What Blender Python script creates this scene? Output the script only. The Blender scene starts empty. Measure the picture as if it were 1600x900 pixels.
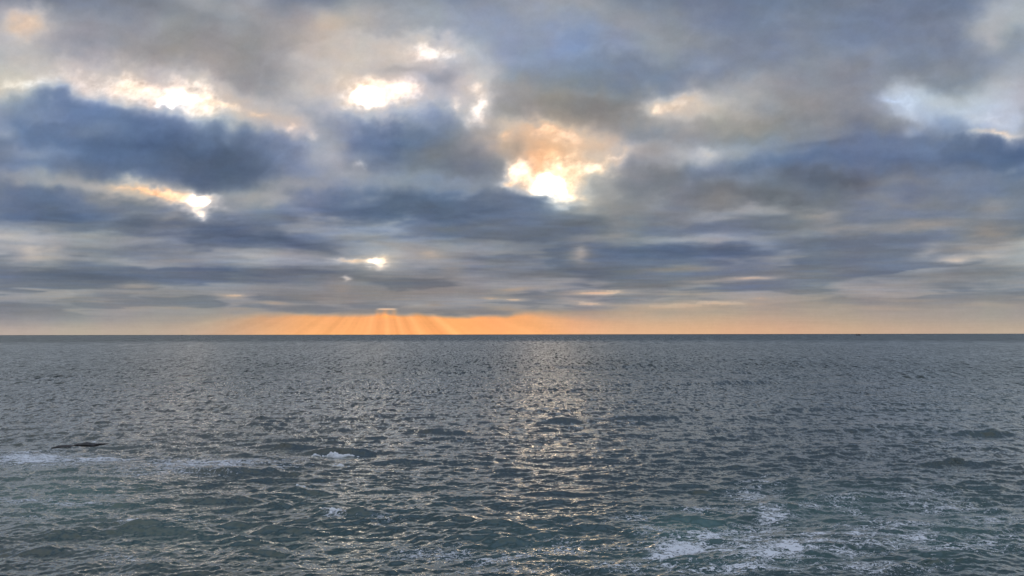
import bpy, math, random
import numpy as np

# ------------------------------------------------------------------ camera, world, sun, exposure
sc = bpy.context.scene
col = sc.collection
R = math.radians
FPX = 1208.0                 # focal length in photo pixels (photo 1600 wide)
CAM_H = 16.0                 # eye height above the water, metres
HOR = 522.3                  # photo row of the horizon at the middle
PITCH = math.atan((HOR - 450.0) / FPX)

cd = bpy.data.cameras.new('camera')
cam = bpy.data.objects.new('camera', cd)
col.objects.link(cam)
cd.sensor_width = 36.0
cd.lens = 36.0 * FPX / 1600.0
cd.clip_start = 0.5
cd.clip_end = 400000.0
cam.location = (0.0, 0.0, CAM_H)
cam.rotation_euler = (R(90) + PITCH, R(0.085), 0.0)
sc.camera = cam

SUN_AZ, SUN_EL = R(-9.99), R(5.29)      # azimuth measured from +Y towards +X
world = bpy.data.worlds.new('World')
sc.world = world
world.use_nodes = True
wn = world.node_tree.nodes
sky = wn.new('ShaderNodeTexSky')
sky.sky_type = 'NISHITA'
sky.sun_disc = False
sky.sun_elevation = SUN_EL
sky.sun_rotation = SUN_AZ
world.node_tree.links.new(sky.outputs[0], wn['Background'].inputs[0])
wn['Background'].inputs[1].default_value = 0.10

sl = bpy.data.lights.new('sun', 'SUN')
sl.energy = 0.9
sl.angle = R(10)
sl.color = (1.0, 0.72, 0.45)
so = bpy.data.objects.new('sun', sl)
col.objects.link(so)
so.rotation_euler = (R(90) - SUN_EL, 0, math.pi - SUN_AZ)
so.location = (0, 0, 500)

sc.view_settings.view_transform = 'Standard'
sc.view_settings.look = 'None'
sc.view_settings.exposure = 0.0
sc.view_settings.gamma = 1.0
sc.render.engine = 'CYCLES'
sc.cycles.max_bounces = 6
sc.cycles.transparent_max_bounces = 8
sc.cycles.sample_clamp_indirect = 20.0

rng = np.random.default_rng(7)

# ------------------------------------------------------------------ helpers
def tag(o, label=None, cat=None, group=None, kind=None):
    if label: o['label'] = label
    if cat: o['category'] = cat
    if group: o['group'] = group
    if kind: o['kind'] = kind
    return o

_perm = rng.permutation(4096)
_val = rng.uniform(-1, 1, 4096)
def vnoise(x, y, seed=0):
    """smooth value noise, vectorised, -1..1"""
    xi = np.floor(x).astype(np.int64); yi = np.floor(y).astype(np.int64)
    fx = x - xi; fy = y - yi
    fx = fx * fx * fx * (fx * (fx * 6 - 15) + 10); fy = fy * fy * fy * (fy * (fy * 6 - 15) + 10)
    def h(a, b):
        return _val[_perm[(_perm[(a + seed * 131) & 4095] + b) & 4095]]
    a = h(xi, yi); b = h(xi + 1, yi); c = h(xi, yi + 1); d = h(xi + 1, yi + 1)
    return (a * (1 - fx) + b * fx) * (1 - fy) + (c * (1 - fx) + d * fx) * fy

def fbm(x, y, octaves=4, seed=0, gain=0.5):
    s = 0; a = 1.0; n = 0
    c, si = math.cos(0.6), math.sin(0.6)
    for k in range(octaves):
        s = s + a * vnoise(x, y, seed + k * 7); n += a
        x, y = (c * x - si * y) * 2.03 + 5.2, (si * x + c * y) * 2.03 + 1.7
        a *= gain
    return s / n

def smooth(a, b, x):
    t = np.clip((x - a) / (b - a), 0, 1)
    return t * t * (3 - 2 * t)

def grid_mesh(name, co, nr, nc):
    """co: (nr*nc,3); quads between rows and columns, smooth shaded"""
    me = bpy.data.meshes.new(name)
    i = np.arange((nr - 1) * (nc - 1)); r = i // (nc - 1); c = i % (nc - 1)
    v0 = r * nc + c
    f = np.stack([v0, v0 + 1, v0 + nc + 1, v0 + nc], 1).astype(np.int32)
    return faces_mesh(me, co, f)

def faces_mesh(me, co, f):
    me.vertices.add(len(co)); me.vertices.foreach_set('co', np.ascontiguousarray(co, dtype=np.float32).ravel())
    me.loops.add(f.size); me.loops.foreach_set('vertex_index', np.ascontiguousarray(f, dtype=np.int32).ravel())
    me.polygons.add(len(f))
    me.polygons.foreach_set('loop_start', np.arange(0, f.size, f.shape[1], dtype=np.int32))
    me.polygons.foreach_set('use_smooth', np.ones(len(f), dtype=bool))
    me.update(calc_edges=True)
    return me

def attr(me, name, data):
    a = me.attributes.new(name, 'FLOAT', 'POINT')
    a.data.foreach_set('value', np.ascontiguousarray(data, dtype=np.float32).ravel())

class NT:
    def __init__(s, name):
        s.m = bpy.data.materials.new(name); s.m.use_nodes = True
        s.t = s.m.node_tree; s.t.nodes.clear()
        s.out = s.t.nodes.new('ShaderNodeOutputMaterial')
    def n(s, kind, **kw):
        nd = s.t.nodes.new('ShaderNode' + kind)
        for k, v in kw.items(): setattr(nd, k, v)
        return nd
    def l(s, a, b): s.t.links.new(a, b)
    def put(s, sock, v):
        if isinstance(v, bpy.types.NodeSocket): s.l(v, sock)
        else: sock.default_value = v
    def math(s, op, a, b=0.0, c=0.0, clamp=False):
        nd = s.n('Math', operation=op, use_clamp=clamp)
        s.put(nd.inputs[0], a); s.put(nd.inputs[1], b); s.put(nd.inputs[2], c)
        return nd.outputs[0]
    def vmath(s, op, a, b=None, scale=None):
        nd = s.n('VectorMath', operation=op)
        s.put(nd.inputs[0], a)
        if b is not None: s.put(nd.inputs[1], b)
        if scale is not None: s.put(nd.inputs['Scale'], scale)
        return nd.outputs[0]
    def attr(s, name):
        return s.n('Attribute', attribute_name=name).outputs['Fac']
    def noise(s, vec, scale, detail=2.0, rough=0.5, dist=0.0, out='Fac'):
        nd = s.n('TexNoise'); s.put(nd.inputs['Vector'], vec)
        s.put(nd.inputs['Scale'], scale)
        nd.inputs['Detail'].default_value = detail; nd.inputs['Roughness'].default_value = rough
        nd.inputs['Distortion'].default_value = dist
        return nd.outputs[out]
    def maprange(s, v, a, b, c=0.0, d=1.0):
        nd = s.n('MapRange'); s.put(nd.inputs['Value'], v)
        nd.inputs['From Min'].default_value = a; nd.inputs['From Max'].default_value = b
        s.put(nd.inputs['To Min'], c); s.put(nd.inputs['To Max'], d)
        return nd.outputs[0]

# ------------------------------------------------------------------ the sky: a dome of broken cloud
#SKY_BEGIN
# Each cloud bank or gap: azimuth/height as photo chart coordinates (x, y), half sizes, tilt,
# brightness (grey level of the light it lets through), warmth (-1 slate blue .. 2 orange), opacity, edge hardness
CLOUDS = [
    # broad banks, top of the deck
    (60, 95, 95, 55, 0, 172, .35, .7, 2), (38, 34, 30, 24, 0, 215, .7, .9, 2),
    (130, 60, 70, 30, 0, 145, -.1, .7, 2), (270, 60, 110, 30, 0, 146, 0, .7, 2), (180, 60, 50, 25, 0, 132, -.2, .5, 2),
    (400, 75, 130, 48, 0, 124, .1, .8, 2), (300, 95, 110, 26, 8, 134, .15, .7, 2), (440, 130, 90, 30, 5, 124, -.1, .7, 2),
    (545, 72, 74, 36, 0, 180, .4, .8, 2), (520, 40, 40, 20, 0, 185, .7, .5, 2), (630, 50, 70, 20, 0, 140, 0, .6, 2),
    (820, 70, 110, 50, 0, 135, -.6, .8, 2), (905, 65, 60, 30, 0, 143, -.85, .6, 2), (1060, 60, 60, 35, 0, 148, -.2, .6, 2),
    (1000, 112, 110, 26, 0, 112, -.7, .75, 2), (870, 115, 90, 22, 0, 122, -.5, .6, 2),
    (1250, 60, 150, 42, 0, 126, -.4, .7, 2), (1420, 62, 110, 40, 0, 122, -.55, .7, 2), (1560, 45, 34, 34, 0, 178, .1, .8, 2),
    (1300, 105, 140, 25, -6, 134, -.2, .6, 2), (1480, 110, 90, 26, -10, 128, -.25, .7, 2), (1590, 110, 40, 40, 0, 158, -.2, .6, 2),
    (1220, 150, 110, 34, -8, 140, -.05, .7, 2), (1320, 165, 110, 24, 0, 136, .1, .6, 2),
    (1160, 200, 120, 26, -10, 128, .1, .8, 2), (1040, 195, 60, 22, 0, 128, .2, .7, 2),
    # upper left gap and its cream light
    (110, 126, 130, 26, 2, 220, .4, .85, 2), (190, 128, 34, 22, 0, 250, .5, .9, 2), (60, 132, 60, 7, 3, 238, .3, .9, 2),
    (270, 150, 100, 26, 8, 250, .5, .85, 2), (278, 153, 58, 18, 8, 290, .65, 1, 2), (275, 155, 26, 9, 0, 750, .45, 1, 4), (320, 166, 40, 9, 10, 290, .6, .9, 2),
    (225, 115, 34, 12, 30, 160, .2, .5, 2), (400, 172, 60, 24, 20, 186, .45, .85, 2), (455, 198, 40, 20, 25, 208, .6, .85, 2),
    (350, 163, 26, 5, 12, 250, .8, .8, 2), (402, 176, 10, 5, 0, 225, .8, .8, 2), (449, 198, 13, 5, 10, 250, .8, .9, 2), (482, 213, 8, 6, 30, 250, .7, .9, 2),
    # dark bank on the left
    (90, 190, 95, 44, 2, 116, -.9, .95, 4), (240, 226, 190, 54, 9, 104, -1, .97, 4), (350, 252, 120, 44, 4, 101, -.75, .95, 3), (200, 195, 80, 22, 8, 118, -.9, .6, 2),
    (400, 220, 70, 24, 8, 118, -.7, .6, 2), (60, 175, 44, 16, 0, 132, -.4, .5, 2), (150, 208, 60, 13, 4, 142, -.6, .6, 2), (60, 236, 50, 14, 0, 155, -.4, .65, 2),
    (255, 222, 60, 20, 0, 90, -1.1, .55, 2), (340, 246, 70, 20, 0, 90, -.8, .5, 2), (45, 262, 50, 16, 0, 128, -.8, .6, 2),
    # pale valley between left bank and centre bank
    (492, 150, 28, 40, -20, 160, .1, .7, 2), (524, 232, 30, 38, -20, 168, .1, .85, 2), (555, 266, 26, 20, 0, 160, .1, .7, 2), (562, 256, 7, 6, 0, 240, .5, .9, 2), (528, 252, 22, 10, 20, 172, .2, .5, 2),
    (480, 284, 60, 18, 0, 156, 0, .8, 2), (90, 283, 90, 14, 4, 164, .1, .8, 2), (180, 292, 50, 11, 10, 185, .5, .8, 2), (190, 290, 12, 5, 0, 228, .7, .7, 2),
    # centre bank
    (640, 205, 135, 48, 8, 112, -.85, .95, 3), (700, 246, 90, 36, 5, 114, -.25, .95, 3), (610, 215, 60, 34, 0, 98, -1, .6, 2), (740, 226, 44, 28, 0, 120, -.2, .6, 2),
    (690, 190, 50, 16, 0, 130, -.5, .5, 2), (590, 262, 50, 18, 10, 108, -.7, .6, 2), (640, 172, 60, 12, 5, 122, -.8, .6, 2),
    # small cream gaps top centre
    (530, 112, 44, 22, 0, 178, .4, .7, 2), (588, 138, 84, 40, 0, 228, .5, .92, 2), (592, 141, 46, 22, -8, 280, .7, 1, 2), (577, 148, 20, 12, 0, 750, .5, 1, 4), (628, 138, 22, 8, -5, 330, .6, .9, 2),
    (635, 84, 66, 24, 0, 204, .45, .85, 2), (680, 84, 34, 17, 12, 235, .4, .9, 2), (686, 88, 20, 9, 15, 290, .35, .9, 2), (730, 120, 40, 20, 0, 150, -.1, .6, 2),
    (625, 108, 50, 10, 0, 140, .1, .6, 2), (690, 122, 40, 12, 0, 128, -.4, .6, 2),
    (744, 152, 36, 42, 0, 198, .25, .9, 2), (748, 152, 19, 32, 0, 240, .45, .92, 2), (751, 174, 13, 15, 0, 310, .4, .98, 2), (745, 138, 8, 8, 0, 265, .5, .9, 2), (711, 160, 19, 18, 0, 205, .3, .8, 2), (711, 164, 8, 7, 0, 245, .4, .85, 2),
    # taupe bank centre right
    (860, 160, 92, 32, 3, 142, .3, .9, 2), (960, 172, 56, 32, -5, 112, .15, .95, 2), (900, 180, 60, 18, 0, 122, .25, .7, 2), (800, 150, 30, 20, 0, 138, .1, .6, 2),
    (1090, 168, 90, 36, -12, 188, .35, .9, 2), (1110, 188, 60, 20, -14, 148, .3, .6, 2), (1042, 164, 38, 17, -8, 226, .6, .9, 2), (1024, 172, 8, 6, 0, 245, .7, .6, 2), (1062, 155, 26, 8, -12, 205, .5, .6, 2),
    # main gap with peach veil
    (790, 205, 34, 26, 20, 150, .3, .6, 2), (860, 235, 88, 46, 8, 192, 1.05, .95, 3), (855, 205, 55, 12, 12, 222, .95, .8, 2), (793, 210, 8, 8, 0, 230, .9, .9, 2), (844, 198, 12, 7, 10, 235, .9, .7, 2),
    (892, 216, 24, 8, 15, 235, .85, .8, 2), (812, 228, 24, 14, 10, 138, .5, .85, 2), (845, 240, 22, 14, 0, 200, 1.15, .6, 2), (930, 226, 34, 18, 10, 188, .85, .7, 2),
    (872, 274, 64, 40, 0, 240, 1.05, .95, 3), (945, 258, 48, 13, -22, 225, .95, .9, 2),
    (810, 262, 22, 13, 10, 330, .85, 1, 3), (796, 283, 14, 5, -12, 300, 1.0, .95, 2), (828, 275, 20, 9, 30, 280, .9, .9, 2), (870, 286, 34, 28, 0, 310, .8, 1, 2.5), (869, 286, 22, 18, 0, 1050, .6, 1, 4), (872, 304, 17, 15, 0, 320, .8, 1, 2.5), (886, 254, 9, 16, 15, 300, .9, .9, 2),
    (904, 280, 22, 18, 0, 265, .95, .9, 2), (934, 264, 15, 8, -15, 310, .9, .95, 2), (962, 249, 17, 4, -25, 265, .9, .9, 2), (848, 252, 14, 12, 0, 212, 1.2, .8, 2),
    # slope of cloud on the right of the gap
    (985, 305, 72, 42, -35, 132, .05, .97, 4), (1010, 285, 60, 30, -20, 118, -.15, .9, 2), (950, 300, 24, 30, -40, 160, .3, .55, 2), (920, 320, 30, 14, -35, 158, .3, .6, 2),
    (1080, 242, 100, 18, -3, 176, .0, .85, 2), (1104, 237, 16, 7, 0, 205, .4, .7, 2), (1010, 240, 40, 10, -10, 150, .2, .6, 2), (1180, 240, 60, 14, 0, 158, -.1, .6, 2), (1110, 290, 70, 26, -12, 118, -.4, .8, 2), (1060, 330, 70, 18, -10, 118, -.2, .7, 2),
    # right hand pale patch and blue bank
    (1425, 158, 60, 24, 14, 196, -.25, .85, 2), (1430, 165, 30, 14, 20, 228, -.3, .85, 2), (1392, 155, 16, 4, 12, 215, -.4, .8, 2), (1440, 178, 16, 18, 0, 196, -.35, .6, 2), (1485, 168, 44, 20, 0, 178, -.35, .7, 2), (1545, 172, 56, 36, -20, 196, -.3, .9, 2),
    (1550, 190, 40, 12, 0, 222, -.2, .7, 2), (1555, 210, 32, 4.5, 0, 240, .7, .95, 2), (1530, 208, 20, 3, 0, 225, .6, .6, 2), (1480, 192, 36, 14, 20, 138, -.6, .7, 2), (1424, 208, 14, 8, 0, 178, -.4, .6, 2),
    (1330, 244, 140, 30, -6, 112, -.9, .9, 3), (1540, 244, 90, 28, 2, 104, -1.0, .9, 3), (1345, 252, 80, 14, 0, 98, -1, .6, 2), (1580, 238, 40, 14, 0, 94, -1.2, .6, 2), (1440, 232, 60, 14, 0, 118, -.9, .6, 2),
    (1280, 285, 100, 20, -4, 122, -.45, .7, 2), (1390, 284, 60, 9, -6, 150, .1, .75, 2), (1500, 285, 80, 14, 0, 122, -.5, .7, 2), (1250, 310, 120, 14, 0, 118, -.2, .7, 2), (1400, 318, 80, 14, 0, 132, -.1, .6, 2),
    (1130, 306, 40, 16, 0, 140, .1, .6, 2), (1275, 337, 34, 12, 0, 152, .15, .7, 2), (1470, 330, 50, 12, -6, 115, -.5, .7, 2), (1320, 348, 30, 12, 0, 112, -.4, .7, 2), (1560, 325, 40, 14, -8, 135, 0, .6, 2),
    # lower left gap
    (270, 306, 72, 17, 14, 198, .75, .8, 2), (255, 302, 46, 7, 22, 250, 1.2, .95, 2), (222, 294, 26, 3.5, 10, 235, 1.1, .8, 2), (296, 315, 22, 8, 15, 265, 1.15, .95, 2), (311, 316, 24, 12, 0, 310, .85, 1, 2.5), (311, 317, 15, 8, 0, 1300, .7, 1, 4), (308, 327, 11, 9, 0, 300, .85, 1, 2.5), (326, 309, 12, 5, -5, 310, .9, .9, 2),
    (95, 318, 100, 24, 4, 106, -.9, .9, 3), (80, 330, 60, 14, 0, 98, -.9, .6, 2), (210, 338, 60, 20, 8, 128, -.3, .7, 2), (170, 358, 110, 12, -3, 116, -.4, .6, 2), (270, 350, 40, 12, 10, 148, .1, .6, 2), (150, 305, 50, 12, 8, 140, -.2, .6, 2),
    (385, 320, 46, 20, 0, 132, -.4, .7, 2), (400, 306, 70, 14, 0, 162, .1, .8, 2), (440, 305, 24, 8, 0, 176, .3, .6, 2), (260, 343, 34, 8, -35, 152, .1, .5, 2),
    # central dark band
    (640, 322, 205, 35, 1, 104, -.8, .97, 4), (800, 312, 58, 24, 8, 108, -.65, .97, 4), (600, 330, 120, 20, 0, 94, -.9, .6, 2), (740, 332, 80, 16, 0, 96, -.75, .6, 2), (600, 288, 100, 10, 4, 136, -.3, .65, 2), (720, 292, 80, 9, -2, 132, -.3, .6, 2), (500, 300, 50, 12, 0, 118, -.6, .6, 2),
    (880, 340, 50, 14, 0, 124, -.2, .6, 2), (720, 356, 90, 8, -6, 128, -.2, .6, 2), (900, 352, 60, 14, 0, 108, -.4, .7, 2), (830, 368, 70, 12, 0, 106, -.4, .7, 2), (700, 378, 60, 10, 0, 110, -.6, .7, 2),
    (350, 366, 120, 16, 3, 106, -.85, .85, 2), (460, 378, 60, 10, 6, 100, -.85, .7, 2), (430, 350, 50, 9, 0, 132, -.3, .6, 2), (220, 395, 110, 12, 0, 112, -.7, .7, 2), (380, 420, 90, 9, 4, 100, -.9, .75, 2), (300, 430, 110, 9, 2, 108, -.7, .6, 2),
    (52, 398, 42, 20, 0, 174, .3, .85, 2), (86, 388, 12, 8, 0, 180, .4, .7, 2), (52, 388, 14, 6, 0, 190, .5, .7, 2), (120, 382, 50, 8, 0, 138, 0, .6, 2), (200, 372, 80, 5, -2, 142, 0, .6, 2),
    (110, 430, 120, 11, 3, 108, -.6, .85, 2), (170, 436, 60, 8, 2, 102, -.8, .5, 2), (280, 405, 40, 6, 0, 138, -.1, .6, 2), (520, 395, 50, 9, 0, 120, -.5, .6, 2), (470, 440, 70, 9, 0, 106, -.7, .6, 2),
    (680, 396, 44, 11, 6, 152, .3, .75, 2), (675, 396, 14, 7, 0, 172, .5, .6, 2), (610, 380, 60, 7, 6, 142, .1, .6, 2), (545, 375, 30, 8, 0, 138, 0, .6, 2), (705, 425, 24, 9, 0, 150, .4, .7, 2), (650, 430, 60, 14, 4, 112, 0, .6, 2),
    (590, 409, 30, 11, 0, 190, .7, .8, 2), (586, 409, 13, 5, 4, 460, .85, 1, 2.5), (596, 410, 6, 7, 0, 300, .85, 1, 2), (550, 407, 24, 3.5, 2, 235, .9, .9, 2), (541, 434, 5, 3, 0, 265, .7, .95, 2), (525, 444, 20, 12, 0, 150, .35, .6, 2), (537, 452, 10, 7, 0, 172, .6, .7, 2), (575, 430, 40, 8, 0, 132, .2, .5, 2),
    (800, 405, 90, 14, 0, 108, -.35, .8, 2), (860, 428, 130, 12, 0, 104, -.5, .85, 2), (960, 420, 60, 8, 0, 110, -.4, .6, 2), (911, 396, 18, 14, 0, 150, .25, .8, 2), (910, 395, 7, 7, 0, 178, .5, .7, 2), (925, 375, 30, 6, 0, 148, .1, .6, 2), (960, 368, 30, 8, 0, 146, .2, .6, 2),
    (1090, 374, 130, 7, -2, 160, -.1, .8, 2), (1200, 382, 22, 10, 20, 158, -.3, .7, 2), (1080, 395, 135, 12, -1, 106, -.85, .9, 3), (1150, 395, 60, 9, 0, 98, -.95, .6, 2), (1300, 358, 110, 11, -2, 154, .1, .7, 2), (1450, 352, 60, 10, -4, 150, .35, .7, 2), (1550, 362, 44, 18, 0, 142, .45, .7, 2),
    (1350, 395, 130, 11, -3, 122, -.4, .7, 2), (1280, 410, 70, 10, 0, 116, -.6, .6, 2), (1450, 394, 28, 9, -20, 158, -.1, .7, 2), (1510, 404, 44, 7, -3, 176, .35, .8, 2), (1495, 408, 20, 3.5, 0, 195, .6, .7, 2), (1520, 388, 60, 7, 0, 152, .3, .6, 2),
    (1390, 432, 90, 8, 0, 114, -.6, .8, 2), (1500, 428, 60, 7, 0, 126, -.2, .6, 2), (1250, 430, 90, 8, 0, 126, -.1, .6, 2), (1030, 445, 110, 6, -2, 122, 0, .6, 2), (1060, 420, 60, 5, -3, 142, .3, .7, 2),
    (1180, 306, 130, 28, 0, 100, -.35, .85, 2), (1300, 280, 110, 16, 0, 94, -.55, .7, 2), (1130, 312, 36, 12, 0, 140, .1, .5, 2), (1275, 337, 34, 11, 0, 150, .2, .6, 2), (150, 352, 190, 15, 2, 112, -.6, .75, 2), (230, 386, 150, 10, 0, 116, -.5, .7, 2), (1540, 425, 90, 14, 0, 120, -.3, .8, 2), (640, 408, 30, 8, 0, 128, 0, .4, 2),
    (485, 424, 100, 13, 0, 106, -.55, .95, 2), (560, 448, 60, 8, 0, 122, -.1, .7, 2), (140, 468, 110, 7, 0, 136, -.05, .7, 2), (1290, 380, 90, 12, -3, 118, -.4, .7, 2), (1200, 352, 110, 10, 0, 124, -.2, .6, 2), (880, 385, 90, 12, 0, 112, -.4, .7, 2), (1480, 445, 100, 8, 0, 128, -.1, .6, 2),
    # low streaks
    (362, 462, 24, 4, 3, 188, .9, .85, 2), (372, 460, 9, 2, 3, 210, 1, .7, 2), (430, 473, 24, 3, 5, 172, .85, .8, 2), (215, 446, 34, 5, 0, 156, .3, .75, 2), (380, 482, 34, 3, 0, 160, .6, .6, 2), (280, 480, 26, 3, 0, 158, .55, .6, 2),
    (520, 472, 60, 4, 0, 145, .35, .5, 2), (765, 466, 12, 2.5, 0, 185, .9, .7, 2), (800, 452, 22, 3, -3, 172, .75, .8, 2), (802, 468, 20, 2.5, 2, 190, .9, .8, 2), (800, 484, 40, 4, 3, 172, .85, .8, 2), (678, 475, 14, 4, 0, 148, .5, .6, 2),
    (930, 458, 50, 3.5, -2, 175, .65, .85, 2), (945, 458, 22, 2.5, -2, 205, .9, .8, 2), (920, 475, 36, 4, 2, 190, .75, .8, 2), (1175, 435, 40, 3, -2, 178, .7, .85, 2), (1110, 440, 50, 3.5, 0, 160, .45, .6, 2), (1080, 460, 70, 4, 0, 152, .5, .6, 2),
    (1120, 474, 40, 3, 2, 205, .9, .8, 2), (1190, 467, 12, 3, 0, 180, .6, .7, 2), (1075, 477, 70, 4, 0, 188, .8, .6, 2), (1030, 482, 60, 4, 0, 178, .8, .6, 2), (1380, 483, 70, 3.5, 2, 178, .65, .7, 2), (1540, 477, 50, 4, 0, 158, .5, .6, 2), (1420, 470, 60, 4, 0, 146, .3, .6, 2),
    (1260, 470, 120, 6, 0, 136, .1, .5, 2), (700, 455, 130, 9, 0, 122, .1, .7, 2), (560, 462, 130, 10, 0, 122, .05, .7, 2), (450, 458, 60, 8, 0, 112, -.3, .6, 2), (280, 458, 80, 7, 0, 122, -.1, .6, 2), (620, 486, 180, 7, 0, 124, .15, .75, 2), (880, 488, 80, 5, 0, 140, .35, .6, 2), (985, 490, 60, 4, 0, 160, .55, .5, 2),
]

def chart(d):
    """direction (n,3) -> chart coordinates laid out like the photo; w = 0 behind the viewer"""
    cp, sp = math.cos(PITCH), math.sin(PITCH)
    fw = d[:, 1] * cp + d[:, 2] * sp
    up = -d[:, 1] * sp + d[:, 2] * cp
    w = smooth(0.15, 0.4, fw)
    f = np.maximum(fw, 0.1)
    return 800 + FPX * d[:, 0] / f, 450 - FPX * up / f + (d[:, 0] / f) * 0.0, w

def sky_field(d):
    x, y, w = chart(d)
    z = np.maximum(d[:, 2], 0.0)
    az = np.arctan2(d[:, 0], d[:, 1])
    # cloud deck seen in perspective: noise laid on a plane overhead
    s = 1.0 / (z + 0.045)
    px, py = d[:, 0] * s, d[:, 1] * s
    n1 = fbm(px * 0.9 + 3, py * 1.3, 5, 1)
    n2 = fbm(px * 2.6 + 9, py * 3.4 + 4, 4, 11)
    n3 = fbm(px * 7.0, py * 9.0, 4, 23, 0.6)
    hor = HOR + 0 * x
    h = np.maximum(HOR - y, 0.0) * w + (1 - w) * 300     # px above horizon
    k0 = np.clip(h / 160.0, 0.0, 1.0)
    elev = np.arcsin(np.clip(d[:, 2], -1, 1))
    overhead = smooth(R(40), R(70), elev)              # unseen zenith glow, added to light the sea and foam
    low = np.exp(-h / 62.0) * w
    s2 = 1.0 / (z + 0.080)
    qx, qy = d[:, 0] * s2, d[:, 1] * s2
    wq = 0.35 * fbm(qx * 2.2 + 50, qy * 2.2, 3, 131)
    cells = fbm(qx * 1.20 + wq + 7, qy * 1.30 + wq, 4, 137, .42)
    cloud_dim = smooth(-.22, .20, cells)                      # 1 = body of a cloud, 0 = thin seam between clouds
    seam = smooth(-.22, -.50, cells)
    v = 147 + 14 * smooth(.25, 1.0, k0) - (22 + 14 * k0) * cloud_dim + 14 * seam * (.3 + .7 * k0) + 8 * n1 + 3 * n2 * k0 + 88 * overhead + 6 * low
    wm = -0.18 - .42 * cloud_dim + .2 * seam * k0 + 0.45 * low + 0.26 * fbm(px * 1.1 + 31, py * 1.4 + 8, 4, 41) + 0.15 * n1
    # warped chart coordinates so that the banks get cloud-like outlines
    k = np.clip(h / 220.0, 0.06, 1.0)
    ws = 30.0 + 60.0 * k
    wx = x + (26 * fbm(x / 75, y / (60 * k + 8), 3, 51) + 9 * fbm(x / 22, y / (18 * k + 3), 3, 57)) * (0.45 + 0.55 * k)
    wy = y + (20 * fbm(x / 80 + 40, y / (60 * k + 8), 3, 61) + 8 * fbm(x / 20 + 7, y / (17 * k + 3), 3, 67)) * k
    rx_ = 7 * fbm(x / 15 + 3, y / 12, 3, 111, .6) * k; ry_ = 6 * fbm(x / 14 + 13, y / 11 + 5, 3, 117, .6) * k
    for (cx, cy, rx, ry, rot, bv, bw, al, p) in CLOUDS:
        wf = min(1.0, 0.25 + ry / 30.0)               # small features are warped less
        ux = x + (wx - x) * wf - cx; uy = y + (wy - y) * wf - cy
        if bv > 200: ux = ux + rx_; uy = uy + ry_
        m = (np.abs(ux) < rx * 2.6 + 30) & (np.abs(uy) < (ry * 2.6 + rx * 0.9 + 20)) & (w > 0)
        if not m.any(): continue
        if bv < 140 and cy < 350: bv = bv + 12
        if cy > 330 and bv < 140:                         # far rows: let the deck's own cells show through
            al = al * .75; bv = bv - 2
        a = R(rot); c, si = math.cos(a), math.sin(a)
        ux = ux[m]; uy = uy[m]
        q = ((c * ux + si * uy) / rx) ** 2 + ((-si * ux + c * uy) / ry) ** 2
        mask = np.exp(-(q ** (p / 2.0)) * 0.9) * al * w[m]
        v[m] += (bv - v[m]) * mask
        wm[m] += (bw + 0.45 * low[m] * (bv < 200) - wm[m]) * mask
    v = np.where(v < 200, 138 + (v - 138) * (1.0 + .34 * smooth(200, 170, v)), v)
    far = 0.5 * smooth(105, 15, h) * w * (v < 175)        # air between here and the farthest rows
    v = v + (138 - v) * far
    wm = wm + (.12 + .22 * smooth(700, 1200, x) - wm) * far
    # clear strip under the deck: warm band hugging the horizon
    lift = 1.0 - smooth(0, 1, np.abs(x - 640) / 1100.0)
    top = 31 + 7 * fbm(x / 70, y * 0.03 + 2, 4, 71) + np.where(x > 900, 16 * smooth(900, 1100, x), 0) - 6 * smooth(330, 60, x)
    edge = 10.0 + 44 * smooth(760, 1050, x) + 26 * smooth(560, 200, x)
    band = smooth(0, 1, (top + edge * 0.5 - (HOR - y)) / edge) * w
    core = np.exp(-(np.abs((x - 630) / 262.0)) ** 3.2)
    bv = 166 + 17 * np.exp(-((x - 1020) / 300) ** 2) + 20 * core + 4 * smooth(18, 2, HOR - y)
    bw = .56 + .48 * np.exp(-((x - 1080) / 330) ** 2) + 1.05 * core - .12 * smooth(300, 0, x)
    bw = bw - .32 * smooth(3, 34, HOR - y) * (1 - core); bv = bv - 14 * smooth(3, 36, HOR - y) * (1 - core)
    # shafts: fan out from the sun behind the deck
    sx, sy = 600.0, 428.0
    ang = np.arctan2(x - sx, np.maximum(y - sy, 1.0))
    ray = 1.1 * fbm(ang * 8.0 + 3, ang * 0 + 1, 4, 81, .75) + .4 * fbm(ang * 22.0 + 9, ang * 0 + 1, 2, 85)
    fine = np.exp(-((x - 640) / 400) ** 4)
    for (a0, wd, am) in ((-0.62, .10, .7), (-0.30, .16, 1.5), (0.06, .05, 1.6), (0.32, .05, .9), (0.56, .08, 1.4), (0.86, .06, 1.1), (-.9, .05, .6), (-1.03, .03, .4), (1.12, .05, .5)):
        ray = ray + am * np.exp(-((ang - a0) / wd) ** 2)
    for (a0, wd, am) in ((-0.12, .04, .5), (0.22, .05, .4), (0.38, .05, .3), (0.72, .05, .3)):
        ray = ray - am * np.exp(-((ang - a0) / wd) ** 2)
    bv = bv + (8.5 - 3 * smooth(700, 820, x)) * ray * fine + (HOR - y) * 0.0 + 3 * n2
    bw = bw - 0.03 * ray * fine + .12 * core
    v = v + (bv - v) * band
    wm = wm + (bw - wm) * band
    # lit lip and the short shafts below it
    lip = np.exp(-((x - 604) / 15) ** 6) * np.exp(-((y - 482.5) / 1.3) ** 2) * w
    v += lip * 75; wm += lip * 0.9
    sh = np.exp(-((x - 604) / 17) ** 6) * smooth(483, 485, y) * smooth(500, 488, y) * w * (0.75 + 0.3 * np.sin(x * 0.42))
    v += sh * 22; wm += sh * 0.7
    # body texture
    tex = np.exp(-((v - 150) / 90) ** 2)
    k2 = np.clip(h / 200.0, 0.24, 1.0)
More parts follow.
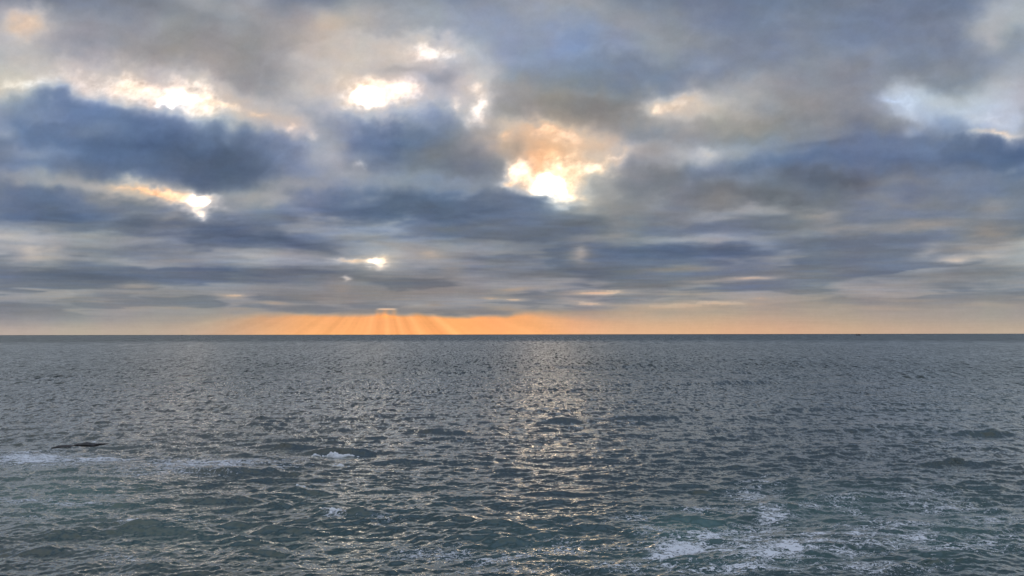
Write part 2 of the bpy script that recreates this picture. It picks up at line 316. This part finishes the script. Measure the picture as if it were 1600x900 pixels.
    v = v + (2.5 * n3 + 7.0 * fbm(x / 75, y / (34 * k2 + 2), 5, 91, .6)) * (0.5 + 0.5 * tex) * (1 - .85 * band) * (.25 + .75 * k0)
    lump = np.sqrt(fbm(wx / 95 + 70, wy / (46 * k2 + 4), 4, 151, .55) ** 2 + .0036)
    v = v + 15 * (0.18 - np.minimum(lump, .40)) * (1 - .9 * band) * (.25 + .75 * k0) * w * smooth(215, 185, v)
    hi = smooth(185, 240, v) * smooth(420, 300, v)
    v = v * (1 + 0.22 * hi * fbm(x / 13, y / 10, 4, 95, .65) * (1 - band))
    wm = wm + 0.16 * fbm(x / 70, y / (30 * k2 + 3), 4, 97) * (1 - band)
    return v, wm, band
#SKY_END

def build_sky():
    # grid in azimuth / elevation: dense inside the view, coarse elsewhere
    az = np.concatenate([np.linspace(-180, -46, 50)[:-1], np.linspace(-46, -38, 24)[:-1],
                         np.linspace(-38, 38, 930)[:-1], np.linspace(38, 46, 24)[:-1], np.linspace(46, 180, 50)])
    el = np.concatenate([np.array([-1.2, -0.5]), np.linspace(-0.1, 3.2, 70)[:-1], np.linspace(3.2, 27, 300)[:-1],
                         np.linspace(27, 89.0, 60)])
    A, E = np.meshgrid(np.radians(az), np.radians(el))
    d = np.stack([np.sin(A) * np.cos(E), np.cos(A) * np.cos(E), np.sin(E)], -1).reshape(-1, 3)
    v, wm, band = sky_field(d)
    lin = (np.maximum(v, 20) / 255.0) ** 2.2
    cloud_dim = -np.log(lin)  # cloud brightness is painted per vertex, kept as a negative log
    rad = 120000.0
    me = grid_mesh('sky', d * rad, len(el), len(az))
    attr(me, 'painted_dimness', cloud_dim)
    attr(me, 'warmth', wm)
    o = bpy.data.objects.new('sky', me); col.objects.link(o)
    tag(o, kind='structure')
    t = NT('cloud_deck')
    geo = t.n('NewGeometry')
    dirv = t.vmath('NORMALIZE', geo.outputs['Position'])
    nz = t.noise(dirv, 95.0, 5.0, 0.62)
    nz2 = t.noise(dirv, 420.0, 2.0, 0.6)
    th = t.attr('painted_dimness')
    wob = t.math('MULTIPLY', t.math('SUBTRACT', nz, 0.5), 0.13)
    wob2 = t.math('MULTIPLY', t.math('SUBTRACT', nz2, 0.5), 0.09)
    thn = t.math('ADD', t.math('ADD', th, wob), wob2)
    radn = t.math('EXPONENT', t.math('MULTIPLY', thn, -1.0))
    cr = t.n('ValToRGB')
    wsc = t.maprange(t.attr('warmth'), -1.3, 2.0)
    t.l(wsc, cr.inputs[0])
    els = cr.color_ramp.elements
    stops = [(-1.3, (.62, 1.04, 1.98)), (-1.0, (.68, 1.03, 1.80)), (-0.25, (.91, 1.005, 1.17)), (0.25, (1.07, .99, .94)), (0.6, (1.22, .965, .76)), (1.0, (1.44, .89, .56)), (1.5, (1.74, .825, .36)), (2.0, (1.95, .78, .25))]
    while len(els) < len(stops): els.new(0.5)
    for e, (p, c) in zip(els, stops):
        e.position = (p + 1.3) / 3.3; e.color = (c[0] / 2.2, c[1] / 2.2, c[2] / 2.2, 1)
    hue = t.noise(dirv, 9.0, 3.0, .55)
    hv = t.n('CombineXYZ'); hv.inputs[0].default_value = 1.0; hv.inputs[2].default_value = 1.0
    t.l(t.maprange(hue, .3, .7, .955, 1.045), hv.inputs[1])
    colr = t.vmath('MULTIPLY', t.vmath('SCALE', cr.outputs[0], scale=2.2), hv.outputs[0])
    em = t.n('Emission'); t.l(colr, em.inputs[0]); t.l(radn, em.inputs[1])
    tr = t.n('BsdfTransparent')
    mx = t.n('MixShader')
    # the most brightly painted cloud lets the sky and the sun behind it through
    opac = t.maprange(th, -0.5, 0.1, 0.93, 1.0)
    t.l(opac, mx.inputs[0]); t.l(tr.outputs[0], mx.inputs[1]); t.l(em.outputs[0], mx.inputs[2])
    t.l(mx.outputs[0], t.out.inputs[0])
    t.m.cycles.emission_sampling = 'NONE'
    me.materials.append(t.m)
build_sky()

# ------------------------------------------------------------------ the sea
def ground(px, py):
    """point of the calm sea level seen at photo position (px, py)"""
    a = (px - 800) / FPX; b = (450 - py) / FPX
    cp, sp = math.cos(PITCH), math.sin(PITCH)
    dx, dy, dz = a, cp - b * sp, sp + b * cp
    t = -CAM_H / dz
    return dx * t, dy * t

def chart_xy(X, Y):
    d = np.stack([X.ravel(), Y.ravel(), np.full(X.size, -CAM_H)], -1)
    d /= np.linalg.norm(d, axis=1)[:, None]
    x, y, w = chart(d)
    return x.reshape(X.shape), y.reshape(X.shape), w.reshape(X.shape)

# single crests that stand out: photo position, length px, height m, half width m, slant (m per m)
RIDGES = [(360, 737, 75, .42, 1.3, -.10), (255, 831, 80, .40, .9, -.22), (215, 824, 50, .25, .7, -.1), (685, 675, 70, .45, 1.8, 0), (405, 667, 42, .40, 1.6, .02),
          (535, 709, 70, .55, 1.4, .03), (440, 700, 60, .40, 1.3, .1), (1255, 642, 130, .30, 2.4, .05), (1545, 682, 60, .50, 2.0, .03), (870, 776, 60, .30, .9, -.12),
          (560, 806, 55, .32, .9, .03), (700, 801, 45, .28, .9, -.1), (1080, 815, 60, .30, .8, -.1), (900, 575, 190, .50, 5, .1), (760, 583, 90, .45, 4.5, .1),
          (640, 578, 110, .5, 5, 0), (1020, 573, 120, .5, 5.5, 0), (1330, 560, 160, .55, 7, 0), (560, 607, 110, .45, 3.5, 0), (1180, 600, 150, .45, 3.6, 0),
          (880, 660, 60, .34, 1.8, 0), (600, 724, 60, .25, 1.0, .05), (470, 770, 40, .30, .9, 0), (1500, 728, 100, .30, 1.2, .05), (1230, 795, 60, .28, .9, .1),
          (130, 745, 90, .22, .9, -.15), (420, 861, 60, .3, .7, -.15), (800, 838, 70, .25, .7, -.1), (1330, 780, 50, .28, .8, -.15), (60, 858, 50, .22, .6, -.1), (1000, 655, 70, .3, 1.6, 0)]

def build_sea():
    az = np.radians(np.concatenate([np.linspace(-179, -40, 40)[:-1], np.linspace(-40, 40, 1250)[:-1], np.linspace(40, 181, 40)]))
    off = [900.0, 620.0]
    while off[-1] > 1.2:
        off.append(off[-1] - (1.6 if off[-1] > 470 else 0.66 if off[-1] > 60 else 0.5 if off[-1] > 25 else 0.4))
    rr = CAM_H * FPX / np.array(off)
    rr = np.concatenate([[0.5, 6.0, 12.0], rr, [18000, 26000, 45000, 80000, 118000.0]])
    nr, nc = len(rr), len(az)
    A, Rr = np.meshgrid(az, rr)
    X0, Y0 = np.sin(A) * Rr, np.cos(A) * Rr
    X, Y, Z = X0.copy(), Y0.copy(), np.zeros_like(X0)
    dr = np.gradient(rr); dl = rr * (az[200] - az[199])
    unres = np.zeros(nr)
    r2 = np.random.default_rng(21)
    gust = 0.5 + 0.5 * fbm(X0 / 60.0, Y0 / 60.0, 3, 5)
    octs = [(0.42, .100, 28), (0.75, .110, 28), (1.4, .125, 26), (2.7, .115, 24), (5.2, .080, 18), (10, .045, 16), (19, .034, 12), (36, .024, 8)]
    octs = [(a * .8, b, c) for a, b, c in octs]
    for lam0, slope, N in octs:
        group = 0.62 + 0.95 * np.clip(0.45 + 0.9 * fbm(X0 / (lam0 * 4.5) + lam0 * 3, Y0 / (lam0 * 4.5), 2, int(lam0 * 10)), 0, 1)
        far = smooth(0.9, 2.2, lam0 / np.maximum(dr, dl))
        unres += (slope ** 2) * (1 - far)
        rows = np.nonzero(far > 0.001)[0]
        if len(rows) == 0: continue
        sl = slice(rows[0], rows[-1] + 1)
        x, y = X0[sl], Y0[sl]
        g = group[sl] * far[sl][:, None]
        zz = np.zeros_like(x); xx = np.zeros_like(x); yy = np.zeros_like(x)
        for i in range(N):
            lam = lam0 * 2 ** r2.uniform(-.5, .5)
            k = 2 * math.pi / lam
            spread = 0.62 if lam0 < 6 else 0.35
            th = -math.pi / 2 + 0.08 + r2.normal() * spread
            a = slope * math.sqrt(2.0 / N) / k
            kx, ky = math.cos(th), math.sin(th)
            ph = k * (kx * x + ky * y) + r2.uniform(0, 6.283)
            cph, sph = np.cos(ph), np.sin(ph)
            zz += a * cph
            # pinched crests, leaning a little in the direction of travel
            xx -= kx * a * sph * 0.9; yy -= ky * a * sph * 0.9
        Z[sl] += zz * g; X[sl] += xx * g; Y[sl] += yy * g
    for (px, py, ln, hgt, wd, sla) in RIDGES:
        gx, gy = ground(px, py)
        L = ln * gy / FPX
        u = (X0 - gx); vv = (Y0 - gy) - sla * u + 0.5 * wd * np.sin(u / max(wd * 1.7, 1) + px)
        m = (np.abs(u) < 2.5 * L) & (np.abs(vv) < 6 * wd)
        front = np.where(vv < 0, wd * 0.75, wd * 1.9)
        Z[m] += (hgt * (1.2 if gy < 85 else 1.9) * np.exp(-(u / L) ** 2 * 1.2) * np.exp(-(vv / front) ** 2))[m]
    cx, cy, cw = chart_xy(X0, Y0)
    return X, Y, Z, X0, Y0, cx, cy, cw, unres, rr, nr, nc

SX, SY, SZ, SX0, SY0, CX, CY, CW, UNRES, RRR, NR, NC = build_sea()

# drifting foam: photo position, half sizes px, density
FOAM = [(50, 716, 75, 9, 1.0), (30, 708, 30, 4, .7), (100, 722, 60, 6, .6), (150, 716, 50, 2.2, .9), (312, 727, 75, 9, .75), (375, 722, 70, 5, .6), (250, 737, 60, 4, .5), (440, 728, 30, 4, .4),
        (30, 783, 50, 3, .7), (110, 789, 50, 2, .55), (40, 808, 50, 3, .35), (180, 775, 40, 2, .35), (200, 868, 40, 4, .3), (205, 821, 12, 3, .6), (295, 817, 24, 3, .6),
        (470, 765, 12, 4, .7), (525, 804, 13, 6, .8), (600, 815, 40, 4, .3), (690, 858, 50, 9, .5), (760, 868, 50, 6, .6), (620, 866, 40, 4, .35), (860, 850, 36, 7, .6), (820, 868, 30, 5, .5), (905, 862, 30, 5, .5),
        (990, 812, 34, 6, .5), (1020, 826, 30, 6, .45), (960, 850, 30, 6, .45), (1100, 836, 46, 9, .85), (1060, 852, 50, 9, .95), (1042, 866, 34, 8, 1.0), (1150, 838, 50, 12, .65), (1190, 826, 40, 6, .6),
        (1150, 856, 60, 5, .9), (1210, 862, 60, 8, 1.0), (1180, 872, 70, 6, .8), (1270, 838, 55, 4, .75), (1185, 775, 30, 9, .6), (1190, 757, 28, 5, .45), (1205, 803, 22, 9, .8), (1205, 815, 16, 5, .8), (1165, 803, 30, 4, .4),
        (1330, 778, 26, 5, .5), (1340, 797, 22, 5, .35), (1370, 812, 30, 7, .35), (1310, 866, 60, 7, .6), (1370, 853, 60, 5, .7), (1440, 842, 34, 8, .7), (1400, 838, 30, 4, .5), (1470, 862, 60, 6, .5), (1560, 838, 34, 10, .4),
        (1480, 790, 70, 8, .45), (1400, 822, 90, 6, .5), (1520, 858, 70, 8, .7), (1560, 812, 40, 8, .45), (1290, 790, 50, 5, .45), (1430, 772, 50, 4, .4), (1100, 800, 60, 4, .35), (1330, 838, 70, 4, .7), (1240, 850, 60, 5, .8), (1520, 700, 40, 5, .25), (1250, 745, 60, 6, .2), (1000, 885, 90, 8, .55), (1150, 892, 100, 8, .7), (1350, 890, 90, 8, .5), (800, 890, 80, 6, .4)]
TEAL = [(1085, 828, 90, 26, .9), (1300, 800, 180, 40, .55), (1500, 830, 150, 60, .6), (90, 775, 150, 48, .85), (60, 735, 90, 25, .6), (1150, 870, 250, 30, .55), (260, 830, 160, 50, .35), (500, 850, 200, 50, .25), (1040, 848, 60, 14, .5), (1560, 640, 120, 60, .25), (850, 850, 160, 40, .35), (550, 790, 200, 40, .25)]
def patches(lst, warp=1.0):
    f = np.zeros_like(CX)
    wx = CX + warp * 18 * fbm(SX0 / 2.4, SY0 / 2.4, 3, 301); wy = CY + warp * 6 * fbm(SX0 / 2.4 + 9, SY0 / 2.4, 3, 305)
    for (px, py, rx, ry, dn) in lst:
        m = (np.abs(CX - px) < rx * 2.6 + 20) & (np.abs(CY - py) < ry * 2.6 + 10) & (CW > .5)
        q = ((wx[m] - px) / rx) ** 2 + ((wy[m] - py) / ry) ** 2
        f[m] = np.maximum(f[m], dn * np.exp(-q * 0.8))
    return f
foam = patches(FOAM)
teal = np.clip(patches(TEAL, .6) + 0.10 * smooth(600, 880, CY), 0, 1)

def water_material():
    t = NT('sea_water')
    geo = t.n('NewGeometry')
    pos = geo.outputs['Position']
    rip = t.attr('ripple'); teal_a = t.attr('turquoise')
    dist = t.n('VectorMath', operation='LENGTH'); t.l(pos, dist.inputs[0]); dist = dist.outputs['Value']
    wind = t.maprange(dist, 1300, 2300, 0.0, 1.0)     # stronger breeze offshore
    rip = t.math('MULTIPLY', rip, t.math('ADD', t.math('MULTIPLY', wind, .5), 1.0))
    amp0 = t.math('ADD', t.math('MULTIPLY', rip, .8), 0.075)
    # gusts roughen or calm the surface in streaks
    st = t.vmath('MULTIPLY', pos, (0.022, 0.007, 0.0))
    g = t.noise(st, 1.0, 4.0, .6)
    st2 = t.vmath('MULTIPLY', pos, (0.16, 0.05, 0.0))
    g2 = t.noise(st2, 1.0, 3.0, .65)
    gm = t.math('ADD', t.maprange(g, .35, .65, .60, 1.35), t.maprange(g2, .3, .7, -.25, .25))
    amp = t.math('MULTIPLY', amp0, gm)
    def slope(scale, det, ro, mul):
        c = t.noise(t.vmath('MULTIPLY', pos, mul), scale, det, ro, out='Color')
        return t.vmath('SUBTRACT', c, (.5, .5, .5))
    s1 = slope(3.0, 3.0, .62, (1.0, 1.1, 1.0))
    s2 = slope(0.55, 2.0, .5, (0.8, 1.3, 1.0))
    n1 = t.vmath('SCALE', s1, scale=t.math('MULTIPLY', amp, 6.0))
    n2 = t.vmath('SCALE', s2, scale=t.math('MULTIPLY', rip, 5.0))
    bias = t.n('CombineXYZ'); 
    # single wave faces leaning to the shore, in groups that grow with the fetch
    faces = None
    for (mx_, my_, d0, d1, d2, d3, am, cut) in ((.80, .30, 80, 220, 380, 700, .60, .56), (.34, .055, 200, 420, 900, 1600, .75, .55), (.12, .011, 700, 1300, 3000, 6000, .5, .54)):
        nn = t.noise(t.vmath('MULTIPLY', pos, (mx_, my_, 0.0)), 1.0, 4.0, .68, .3)
        dv = t.math('SUBTRACT', nn, cut - .05)
        sp = t.math('MULTIPLY', t.math('MULTIPLY', dv, t.math('ADD', t.math('ABSOLUTE', dv), .045)), am * 55.0)
        sp = t.math('MULTIPLY', sp, t.maprange(dist, d0, d1)); sp = t.math('MULTIPLY', sp, t.maprange(dist, d2, d3, 1.0, 0.0))
        faces = sp if faces is None else t.math('ADD', faces, sp)
    t.l(t.math('SUBTRACT', t.math('SUBTRACT', t.math('MULTIPLY', rip, -0.30), t.math('MULTIPLY', wind, .36)), faces), bias.inputs[1])
    tot = t.vmath('ADD', t.vmath('ADD', n1, n2), bias.outputs[0])
    flat = t.vmath('MULTIPLY', tot, (1, 1, 0))
    nor = t.vmath('NORMALIZE', t.vmath('ADD', geo.outputs['Normal'], flat))
    mixc = t.n('Mix', data_type='RGBA')
    t.l(teal_a, mixc.inputs['Factor'])
    mixc.inputs['A'].default_value = (0.012, 0.026, 0.027, 1); mixc.inputs['B'].default_value = (0.060, 0.135, 0.115, 1)
    # clear water body under a mirror-like surface: reflection follows the Fresnel law of each little facet
    body = t.n('BsdfDiffuse'); t.l(mixc.outputs['Result'], body.inputs['Color']); t.l(nor, body.inputs['Normal'])
    gl = t.n('BsdfAnisotropic'); gl.distribution = 'GGX'
    gl.inputs['Color'].default_value = (.96, .98, .93, 1)
    t.l(t.math('ADD', t.math('MULTIPLY', rip, 0.7), .11), gl.inputs['Roughness']); t.l(nor, gl.inputs['Normal'])
    fr = t.n('Fresnel'); fr.inputs['IOR'].default_value = 1.34; t.l(nor, fr.inputs['Normal'])
    fac = t.math('MINIMUM', t.math('MULTIPLY', fr.outputs[0], 2.05), .96)
    mx = t.n('MixShader'); t.l(fac, mx.inputs[0]); t.l(body.outputs[0], mx.inputs[1]); t.l(gl.outputs[0], mx.inputs[2])
    t.l(mx.outputs[0], t.out.inputs[0])
    return t.m

def foam_material():
    t = NT('foam')
    geo = t.n('NewGeometry'); pos = geo.outputs['Position']
    d = t.attr('foam_density')
    w = t.noise(pos, 1.1, 3.0, .6, out='Color')
    wp = t.vmath('ADD', t.vmath('MULTIPLY', pos, (.62, .85, 0.3)), t.vmath('SCALE', t.vmath('SUBTRACT', w, (.5, .5, .5)), scale=2.4))
    nz = t.noise(t.vmath('MULTIPLY', pos, (.8, 1.5, 1.0)), 2.2, 4.0, .62)
    def strands(vec, sc, width):
        n = t.noise(vec, sc, 3.0, .55)
        return t.maprange(t.math('ABSOLUTE', t.math('SUBTRACT', n, .5)), 0.0, width, 1.0, 0.0)
    r1 = strands(t.vmath('MULTIPLY', wp, (.55, 1.3, 1.0)), .75, .075)
    r2 = strands(t.vmath('MULTIPLY', wp, (.7, 1.2, 1.0)), 1.9, .11)
    k2 = t.math('ADD', t.math('ADD', t.math('MULTIPLY', r1, .62), t.math('MULTIPLY', r2, .48)), t.math('MULTIPLY', t.math('SUBTRACT', nz, .5), 1.5))
    k2 = t.math('ADD', k2, t.math('MULTIPLY', d, 1.02))
    al = t.n('MapRange'); al.interpolation_type = 'SMOOTHSTEP'
    t.l(k2, al.inputs['Value']); al.inputs['From Min'].default_value = .74; al.inputs['From Max'].default_value = 1.55
    p = t.n('BsdfPrincipled'); p.inputs['Base Color'].default_value = (.86, .90, .95, 1); p.inputs['Roughness'].default_value = .8
    p.inputs['IOR'].default_value = 1.2
    bp = t.n('Bump'); t.l(nz, bp.inputs['Height']); bp.inputs['Distance'].default_value = .12; bp.inputs['Strength'].default_value = .8
    t.l(bp.outputs[0], p.inputs['Normal'])
    tr = t.n('BsdfTransparent'); mx = t.n('MixShader')
    t.l(t.math('MULTIPLY', al.outputs[0], .92), mx.inputs[0]); t.l(tr.outputs[0], mx.inputs[1]); t.l(p.outputs[0], mx.inputs[2])
    t.l(mx.outputs[0], t.out.inputs[0])
    return t.m

def link_sea():
    co = np.stack([SX, SY, SZ], -1).reshape(-1, 3)
    me = grid_mesh('sea', co, NR, NC)
    ripple = np.repeat(np.sqrt(UNRES), NC)
    attr(me, 'ripple', ripple)
    attr(me, 'turquoise', teal)
    me.materials.append(water_material())
    # normals up
    o = bpy.data.objects.new('sea', me); col.objects.link(o)
    tag(o, kind='structure')
    if me.polygons[NC * 200 + 600].normal.z < 0: me.flip_normals()
    # floating foam lies 1.5 cm above the water it drifts on
    fr = foam.reshape(NR, NC)
    keep = (fr[:-1, :-1] > .06) | (fr[1:, 1:] > .06)
    r, c = np.nonzero(keep)
    v0 = r * NC + c
    f = np.stack([v0, v0 + 1, v0 + NC + 1, v0 + NC], 1)
    ids, inv = np.unique(f.ravel(), return_inverse=True)
    fc = co[ids].copy(); fc[:, 2] += 0.015 + 0.03 * foam.ravel()[ids]
    fm = faces_mesh(bpy.data.meshes.new('sea_foam'), fc, inv.reshape(-1, 4))
    attr(fm, 'foam_density', foam.ravel()[ids])
    if fm.polygons[0].normal.z < 0: fm.flip_normals()
    fm.materials.append(foam_material())
    fo = bpy.data.objects.new('sea_foam', fm); col.objects.link(fo)
    tag(fo, 'thin lacy white foam drifting in streaks on the sea surface', 'foam', kind='stuff')
link_sea()

_flat = np.stack([SX0.ravel(), SY0.ravel()], -1)
def sea_z(x, y):
    """height of the water near (x, y)"""
    r = math.hypot(x, y); i = int(np.argmin(np.abs(RRR - r)))
    a = slice(max(i - 6, 0), i + 7)
    dd = (SX[a] - x) ** 2 + (SY[a] - y) ** 2
    return float(SZ[a].ravel()[np.argmin(dd)])

# ------------------------------------------------------------------ plain materials
def plain(name, c, rough=.6, var=.15, scale=3.0, metal=0.0):
    t = NT(name)
    tc = t.n('TexCoord')
    nz = t.noise(tc.outputs['Object'], scale, 4.0, .6)
    mixc = t.n('Mix', data_type='RGBA'); t.l(nz, mixc.inputs['Factor'])
    mixc.inputs['A'].default_value = tuple(x * (1 - var * 2) for x in c) + (1,); mixc.inputs['B'].default_value = tuple(x * (1 + var * 2) for x in c) + (1,)
    p = t.n('BsdfPrincipled'); t.l(mixc.outputs['Result'], p.inputs['Base Color'])
    p.inputs['Roughness'].default_value = rough; p.inputs['Metallic'].default_value = metal
    bp = t.n('Bump'); t.l(nz, bp.inputs['Height']); bp.inputs['Distance'].default_value = .03
    t.l(bp.outputs[0], p.inputs['Normal'])
    t.l(p.outputs[0], t.out.inputs[0])
    return t.m
M_rock = plain('wet_rock', (.012, .010, .009), .4, .3, 2.0)
M_hull = plain('dark_hull_paint', (.03, .035, .045), .5)
M_house = plain('weathered_cabin_paint', (.12, .12, .12), .6)
M_mast = plain('mast_steel', (.05, .05, .055), .5)
M_cap = plain('churned_foam', (.90, .93, .96), .85, .08, 5.0)

# ------------------------------------------------------------------ breaking crests (whitecaps)
def whitecap(px, py, wpx, depth, hgt, slant, seed, label):
    gx, gy = ground(px, py)
    half = wpx * 0.5 * gy / FPX
    nu, nv = 90, 22
    u = np.linspace(-1, 1, nu); v = np.linspace(-1, 1, nv)
    U, V = np.meshgrid(u, v)
    xw = U * half; 
    env = np.clip(1 - np.abs(U) ** 2.2, 0, 1) ** .6
    broke = np.clip(.62 + .9 * fbm(U * half * 1.6 + seed, U * 0 + seed, 3, seed), .08, 1.3)
    prof = np.clip(1 - V ** 2, 0, 1) ** .5
    yw = V * depth * env * broke + slant * xw
    H = hgt * env * broke * prof
    n = fbm(xw * 5 + seed, yw * 5 + V * 3, 4, seed + 3, .6)
    zz = H * (.75 + .6 * n) + .05 * n * env
    yw = yw - .35 * zz * 1.2 + .10 * n
    X = gx + xw; Y = gy + yw
    base = np.array([sea_z(gx + a * half, gy + slant * a * half) for a in u])
    k = np.ones(9) / 9; base = np.convolve(np.pad(base, 4, mode='edge'), k, 'valid')
    Z = base[None, :] + zz - .03
    ring = (np.abs(V) > .99) | (np.abs(U) > .99)
    Z[ring] -= .12
    me = grid_mesh('whitecap', np.stack([X - gx, Y - gy, Z], -1).reshape(-1, 3), nv, nu)
    if me.polygons[nu * 10 + 40].normal.z < 0: me.flip_normals()
    me.materials.append(M_cap)
    o = bpy.data.objects.new('whitecap', me); col.objects.link(o); o.location = (gx, gy, 0)
    tag(o, label, 'whitecap', 'small whitecaps breaking on the waves')
whitecap(509, 713, 46, .8, .78, 0, 3, 'largest white breaking crest on a dark wave, its left rounded lump')
whitecap(540, 714, 42, .6, .55, .05, 8, 'thinner white crest trailing right of the largest breaking lump')
whitecap(533, 727, 28, .3, .3, 0, 14, 'small thin white crest just below the largest breaking wave')
whitecap(470, 767, 18, .25, .3, -.1, 19, 'small white crest left of centre, on a dark green wave')
whitecap(524, 805, 20, .25, .26, -.1, 24, 'broken white crest on the lower slope left of the middle')
whitecap(206, 822, 20, .2, .2, 0, 29, 'small white crest at the lower left on a long dark wave')
whitecap(142, 689, 16, .25, .18, 0, 33, 'pale splash of foam on top of the dark rock')

# ------------------------------------------------------------------ rocks awash
def rock(px, py, wpx, depth, hgt, seed, label):
    gx, gy = ground(px, py); half = wpx * .5 * gy / FPX
    nu, nv = 70, 26
    U, V = np.meshgrid(np.linspace(-1, 1, nu), np.linspace(-1, 1, nv))
    e = np.clip(1 - U ** 2, 0, 1) ** .5 * np.clip(1 - V ** 2, 0, 1) ** .5
    x = U * half; y = V * depth
    n = fbm(x * 1.6 + seed, y * 1.6, 5, seed, .6)
    z = hgt * (e * (1 + .9 * n)) - .12 + .0 * x
    z = np.where(e < .05, -.5, z)
    y = y + .18 * fbm(x * 2, y * 2 + 3, 3, seed + 5)
    me = grid_mesh('rock', np.stack([x, y, z], -1).reshape(-1, 3), nv, nu)
    if me.polygons[nu * 12 + 30].normal.z < 0: me.flip_normals()
    me.polygons.foreach_set('use_smooth', np.zeros(len(me.polygons), dtype=bool))
    me.materials.append(M_rock)
    o = bpy.data.objects.new('rock', me); col.objects.link(o); o.location = (gx, gy, max(sea_z(gx + q * half, gy - p) for q in (-.6, -.3, 0, .3, .6) for p in (0, .8, 1.6)) + .10)
    tag(o, label, 'rock', 'dark rocks awash at the left')
rock(134, 696, 34, .8, .27, 3, 'larger low black-brown rock awash at the left, splash on top')
rock(100, 698, 30, .8, .20, 9, 'smaller flat black rock awash, left of the larger rock')
rock(160, 694, 22, .5, .12, 15, 'barely showing strip of dark rock right of the larger rock')

# ------------------------------------------------------------------ boats on the horizon
def part(name, co, faces, mat, parent, smooth_=False):
    me = bpy.data.meshes.new(name); me.from_pydata([tuple(c) for c in co], [], faces); me.update()
    import bmesh
    bm = bmesh.new(); bm.from_mesh(me); bmesh.ops.recalc_face_normals(bm, faces=bm.faces); bm.to_mesh(me); bm.free()
    me.materials.append(mat)
    o = bpy.data.objects.new(name, me); col.objects.link(o); o.parent = parent
    return o
def box(x0, x1, y0, y1, z0, z1, tx=0.0):
    co = [(x0, y0, z0), (x1, y0, z0), (x1, y1, z0), (x0, y1, z0), (x0 + tx, y0, z1), (x1 - tx, y0, z1), (x1 - tx, y1, z1), (x0 + tx, y1, z1)]
    return co, [(0, 1, 2, 3), (4, 5, 6, 7), (0, 1, 5, 4), (1, 2, 6, 5), (2, 3, 7, 6), (3, 0, 4, 7)]
def tube(p, q, r0, r1, n=8):
    from mathutils import Vector
    p, q = Vector(p), Vector(q); d = (q - p).normalized()
    a = d.orthogonal().normalized(); b = d.cross(a)
    co = []; f = []
    for c, r in ((p, r0), (q, r1)):
        for i in range(n):
            t = 2 * math.pi * i / n; co.append(c + a * math.cos(t) * r + b * math.sin(t) * r)
    for i in range(n): f.append((i, (i + 1) % n, n + (i + 1) % n, n + i))
    f += [tuple(range(n)), tuple(range(n, 2 * n))]
    return co, f
def hull_mesh(L, B, D, sheer):
    ns, npf = 17, 7
    co = []; f = []
    for i in range(ns):
        s = i / (ns - 1); x = (s - .5) * L
        w = B * .5 * (min(1, s / .12) ** .5 if s < .12 else 1) * (1 - max(0, (s - .55) / .45) ** 2.2 * .97)
        top = D + sheer * (max(0, s - .45) / .55) ** 2 + sheer * .25 * (max(0, .25 - s) / .25) ** 2
        rake = (max(0, s - .8) / .2) * L * .05
        for j in range(npf):
            u = j / (npf - 1) * 2 - 1
            dd = abs(u) ** 2.5
            co.append((x + rake * dd, w * (1 if u > 0 else -1) * min(1, abs(u) * 1.6) ** .8 if abs(u) > 0 else 0, -1.2 + (top + 1.2) * dd))
    for i in range(ns - 1):
        for j in range(npf - 1):
            a = i * npf + j; f.append((a, a + 1, a + npf + 1, a + npf))
        f.append((i * npf + npf - 1, i * npf, (i + 1) * npf, (i + 1) * npf + npf - 1))
    f += [tuple(range(npf)), tuple(range((ns - 1) * npf, ns * npf))]
    return co, f
def fishing_boat(px, dist, L, yaw, label, name='fishing_boat'):
    t = bpy.data.objects.new(name, None); col.objects.link(t)
    t.location = ((px - 800) / FPX * dist, dist, 0.0); t.rotation_euler = (0, 0, yaw)
    tag(t, label, 'boat')
    s = L / 40.0
    sc_ = lambda m: ([(c[0] * s, c[1] * s, c[2] * s) for c in m[0]], m[1])
    part('hull', *sc_(hull_mesh(40, 9, 3.4, 3.0)), M_hull, t)
    h = part('wheelhouse', *sc_(box(1, 11, -3.2, 3.2, 3.3, 8.0, .7)), M_house, t)
    part('cabin_roof', *sc_(box(.6, 11.4, -3.6, 3.6, 8.02, 8.4)), M_mast, h)
    part('bridge', *sc_(box(3, 8.5, -2.4, 2.4, 8.42, 10.6, .5)), M_house, h)
    for k in range(4):
        part('window', *sc_(box(2.6 + k * 2.0, 3.9 + k * 2.0, -3.26, -3.21, 6.0, 7.1)), M_hull, h)
    part('stern_house', *sc_(box(-18.5, -12.5, -3.0, 3.0, 3.3, 7.2, .4)), M_house, t)
    mst = part('mast', *sc_(tube((-12, 0, 3.3), (-12, 0, 17), .5, .28)), M_mast, t)
    part('crosstree', *sc_(tube((-12, -2.2, 13), (-12, 2.2, 13), .18, .18)), M_mast, mst)
    part('boom', *sc_(tube((-11.6, 0, 5), (-2, 0, 12.5), .32, .2)), M_mast, t)
    part('foremast', *sc_(tube((6, 0, 10.6), (6, 0, 14.5), .25, .15)), M_mast, t)
    part('winch', *sc_(box(-8, -4.5, -1.5, 1.5, 3.3, 5.3, .4)), M_mast, t)
    return t
fishing_boat(1340, 7400.0, 50.0, 0.15, 'dark two-masted fishing boat small on the horizon at the right')
fishing_boat(285, 13500.0, 56.0, 2.2, 'tiny dark boat, barely a dot on the horizon at the left', 'distant_boat')
